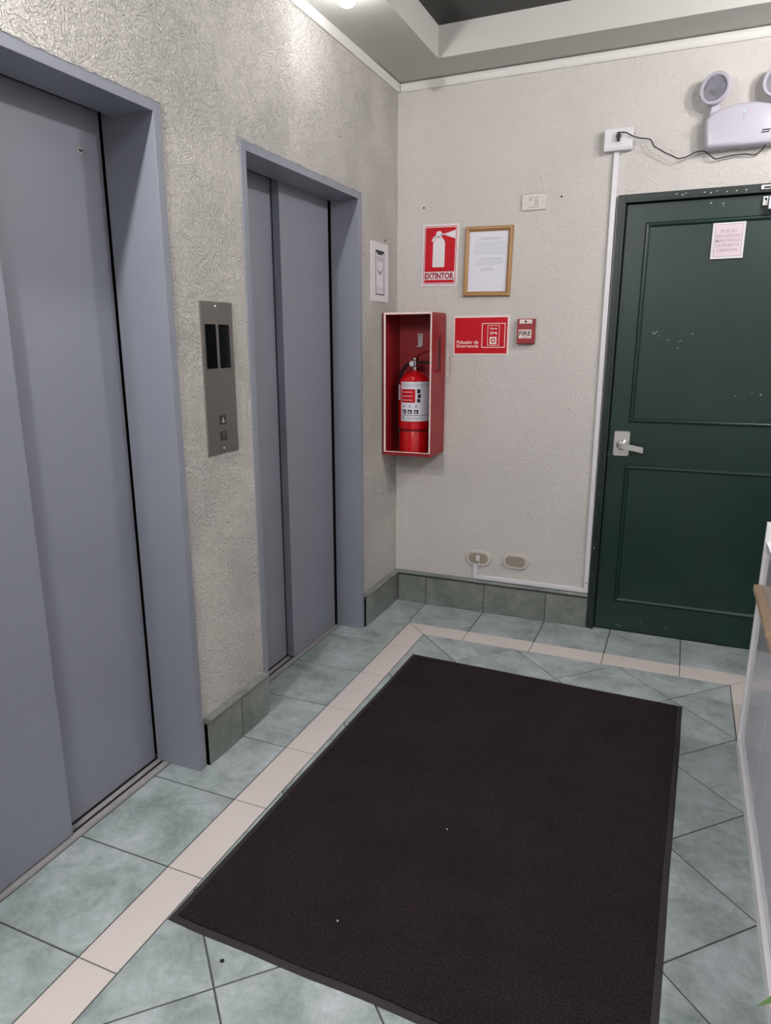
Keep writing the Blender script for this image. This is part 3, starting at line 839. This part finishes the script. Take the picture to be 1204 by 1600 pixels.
def smooth_path(p, k=4):
    P = [Vector(q) for q in p]; out = []
    for i in range(len(P)-1):
        a, b, c, d = P[max(i-1, 0)], P[i], P[i+1], P[min(i+2, len(P)-1)]
        for j in range(k):
            t = j/k
            out.append(.5*((2*b)+(c-a)*t+(2*a-5*b+4*c-d)*t*t+(3*b-a-3*c+d)*t**3))
    return out+[P[-1]]
cord = MB().tube(smooth_path(cpath), .0026, 8).build('cord', 'cable_black', el, smooth=True)
MB().lathe([(.010, 0), (.010, .012), (.007, .018), (0, .019)], (1.0265, -.0215, 2.290), (0, -1, 0), 12).prism(rrect(1.020, 1.033, 2.270, 2.306, .004), .038, .056, M, .003).build('plug', 'cable_black', cord)

# ------------------------------------------------------------------ ceiling bulbs
def ceiling_lamp(x, y, watts, label):
    zt = SZ-.006 if x < .5 else SZ
    r = thing('ceiling_lamp', (x, y, zt), label, 'ceiling lamp', 'bulbs along the ceiling border')
    MB().lathe([(.052, 0), (.052, -.004), (.046, -.007), (.036, -.007), (.036, 0)], (x, y, zt), (0, 0, 1), 28).build('trim_ring', 'white_plastic', r, smooth=True)
    prof = [(.016, -.004), (.030, -.014), (.0345, -.030), (.033, -.042), (.025, -.054), (.012, -.060), (0, -.061)]
    MB().lathe(prof, (x, y, zt), (0, 0, 1), 20).build('bulb', 'bulb_glow', r, smooth=True)
    ld = bpy.data.lights.new('bulb_light', 'POINT')
    ld.energy = watts; ld.color = LAMP_COLOR; ld.shadow_soft_size = .025
    lo = bpy.data.objects.new('bulb_light', ld); COL.objects.link(lo)
    lo.parent = r; lo.location = (0, 0, -.084)
ords = ['nearest the back wall', 'second from the back wall', 'third from the back wall']
for k, y in enumerate((-.975, -2.90, -3.90)): ceiling_lamp(.178, y, LEFT_WATTS[k], 'glowing white bulb in the left ceiling border, ' + ords[k])
for k, y in enumerate((-.90, -1.62)): ceiling_lamp(2.35-.178, y, RIGHT_WATTS[k], 'glowing white bulb in the right ceiling border, ' + ords[k])
for k, y in enumerate((-4.35, -5.45)):  # added panels out of view, only to fill the room with frontal light
    r = thing('fill_panel', (1.175, y, RZ), 'added unseen square fill panel in the ceiling recess, ' + ('nearer the desk' if k == 0 else 'farther from the desk'), 'ceiling lamp', 'added fill panels in the ceiling recess')
    MB().ring_prism(rect(.855, 1.495, y-.32, y+.32), rect(.875, 1.475, y-.30, y+.30), -.022, 0, onF(RZ)).build('frame', 'white_plastic', r)
    MB().box(.875, 1.475, y-.30, y+.30, RZ-.010, RZ).build('diffuser', 'white_plastic', r)
    ld = bpy.data.lights.new('fill_light', 'AREA')
    ld.shape = 'SQUARE'; ld.size = .58; ld.energy = FILL_WATTS; ld.color = LAMP_COLOR
    lo = bpy.data.objects.new('fill_light', ld); COL.objects.link(lo); lo.parent = r; lo.location = (0, 0, -.013)

# ------------------------------------------------------------------ floor mat
mt = thing('floor_mat', (.9, -1.5, 0), 'large dark brown entrance mat with a thin rubber border', 'mat')
mc = [(.307, -2.391), (1.463, -2.418), (1.504, -.695), (.336, -.654)]
pts = []
for i in range(4):
    a, b = Vector(mc[i]), Vector(mc[(i+1) % 4])
    nn = 14
    nrm = Vector(((b-a).y, -(b-a).x)).normalized()
    for k in range(nn):
        t = k/nn
        wob = 0 if k == 0 else (.002*math.sin(9*t+i)+.0015*math.sin(23*t+2*i))*(1.0 if i == 0 else .35)
        pts.append(tuple(a+(b-a)*t+nrm*wob))
lv = [(0, .0006), (0, .0022), (.020, .0045), (.022, .0045)]
MB().rings([[(p[0], p[1], z) for p in (inset(pts, k) if k else pts)] for k, z in lv]).build('border', 'mat_rubber', mt)
MB().rings([[(p[0], p[1], z) for p in inset(pts, k)] for k, z in ((.018, .004), (.019, .0082), (.022, .0090))]).build('pile', 'carpet', mt)
random.seed(5)
for x, y, z, m, lab in ((.712, -2.231, .009, 'paper', 'tiny white crumb on the mat near its front edge'), (.861, -1.788, .009, 'paper', 'tiny white crumb near the middle of the mat'), (.508, -2.440, .0, 'rubber', 'small dark bit of dirt on the green tile in front of the mat')):
    r = .0028 if m == 'paper' else .0065
    pl = [(x+r*random.uniform(.6, 1)*math.cos(a), y+r*random.uniform(.6, 1)*math.sin(a)) for a in [k*math.pi/3 for k in range(6)]]
    MB().prism(pl, 0, .003, onF(z), .001).build('crumb', m, label=lab, cat='debris', group='bits of debris on the floor')

# ------------------------------------------------------------------ reception desk
DXF = 1.685
dk = thing('reception_desk', (1.95, -2, 0), 'glossy white desk with beech wood pulls at the right edge', 'desk')
DY0, DY1 = -3.06, -.922
MB().box(DXF, 2.32, DY1-.018, DY1, 0, .842, .001).build('end_panel', 'worktop_white', dk)
MB().box(DXF, 2.32, DY0, DY0+.018, 0, .842, .001).build('end_panel', 'worktop_white', dk)
MB().box(DXF-.001, 2.32, DY0+.018, DY1-.018, 0, .045, .0015).build('plinth', 'worktop_white', dk)
MB().box(DXF+.03, 2.32, DY0+.018, DY1-.018, .045, .755).build('carcass', 'worktop_white', dk)
MB().box(DXF+.004, 2.32, DY0+.018, DY1-.018, .755, .778, .0015).build('worktop', 'worktop_white', dk)
yy = DY1-.020
for wdt in (.475, .51, .51, .58):
    f = MB().box(DXF+.010, DXF+.03, yy-wdt+.003, yy, .048, .752, .001).build('drawer_front', 'gloss_white', dk)
    MB().box(DXF-.017, DXF+.010, yy-wdt+.020, yy-.010, .607, .629, .003).build('handle', 'beech', f, label='beech wood pull')
    MB().lathe([(.009, 0), (.009, .002), (.005, .003), (0, .003)], (DXF+.010, yy-.33, .705), (-1, 0, 0), 14).build('lock', 'steel', f)
    yy -= wdt

# ------------------------------------------------------------------ potted plant on the desk
PX_, PY_, PZ_ = 1.90, -2.74, .778
pp = thing('potted_plant', (PX_, PY_, PZ_), 'green strap-leaved plant on the desk, one leaf tip drooping into view', 'plant')
MB().lathe([(.055, 0), (.06, .004), (.075, .12), (.08, .122), (.08, .135), (.072, .135), (.070, .118), (0, .118)], (PX_, PY_, PZ_), n=28).build('pot', 'pot', pp, smooth=True)
MB().lathe([(.0705, .112), (.0705, .120), (0, .121)], (PX_, PY_, PZ_), n=20).build('soil', 'soil', pp)
def leaf(ctrl, wd):
    pth = smooth_path(ctrl, 5)
    mb = MB(); rings = []
    for i, p in enumerate(pth):
        t = i/(len(pth)-1)
        d = (pth[min(i+1, len(pth)-1)]-pth[max(i-1, 0)]).normalized()
        s = d.cross(Vector((0, 0, 1))).normalized(); nrm = s.cross(d)
        ww = wd*(.45+.55*math.sin(math.pi*min(1, t*1.15+.1)) if t < .75 else max(.03, (1-t)/.25*.75))
        rings.append([p+s*ww, p-nrm*ww*.25-nrm*.0006, p-s*ww, p-nrm*ww*.25+nrm*.0006])
    mb.rings(rings)
    mb.build('leaf', 'leaf', pp, smooth=True)
leaf([(PX_, PY_, PZ_+.12), (1.80, -2.77, 1.0), (1.66, -2.81, .93), (1.572, -2.832, .80), (1.520, -2.848, .750)], .014)
random.seed(2)
for k in range(11):
    a = math.radians(-75+k*15+random.uniform(-6, 6))
    L_ = random.uniform(.16, .24); h = random.uniform(.12, .24)
    dx, dy = math.cos(a), math.sin(a)
    leaf([(PX_, PY_, PZ_+.12), (PX_+dx*L_*.3, PY_+dy*L_*.3, PZ_+.12+h*.8), (PX_+dx*L_*.7, PY_+dy*L_*.7, PZ_+.12+h), (PX_+dx*L_, PY_+dy*L_, PZ_+.12+h*.6)], .011)
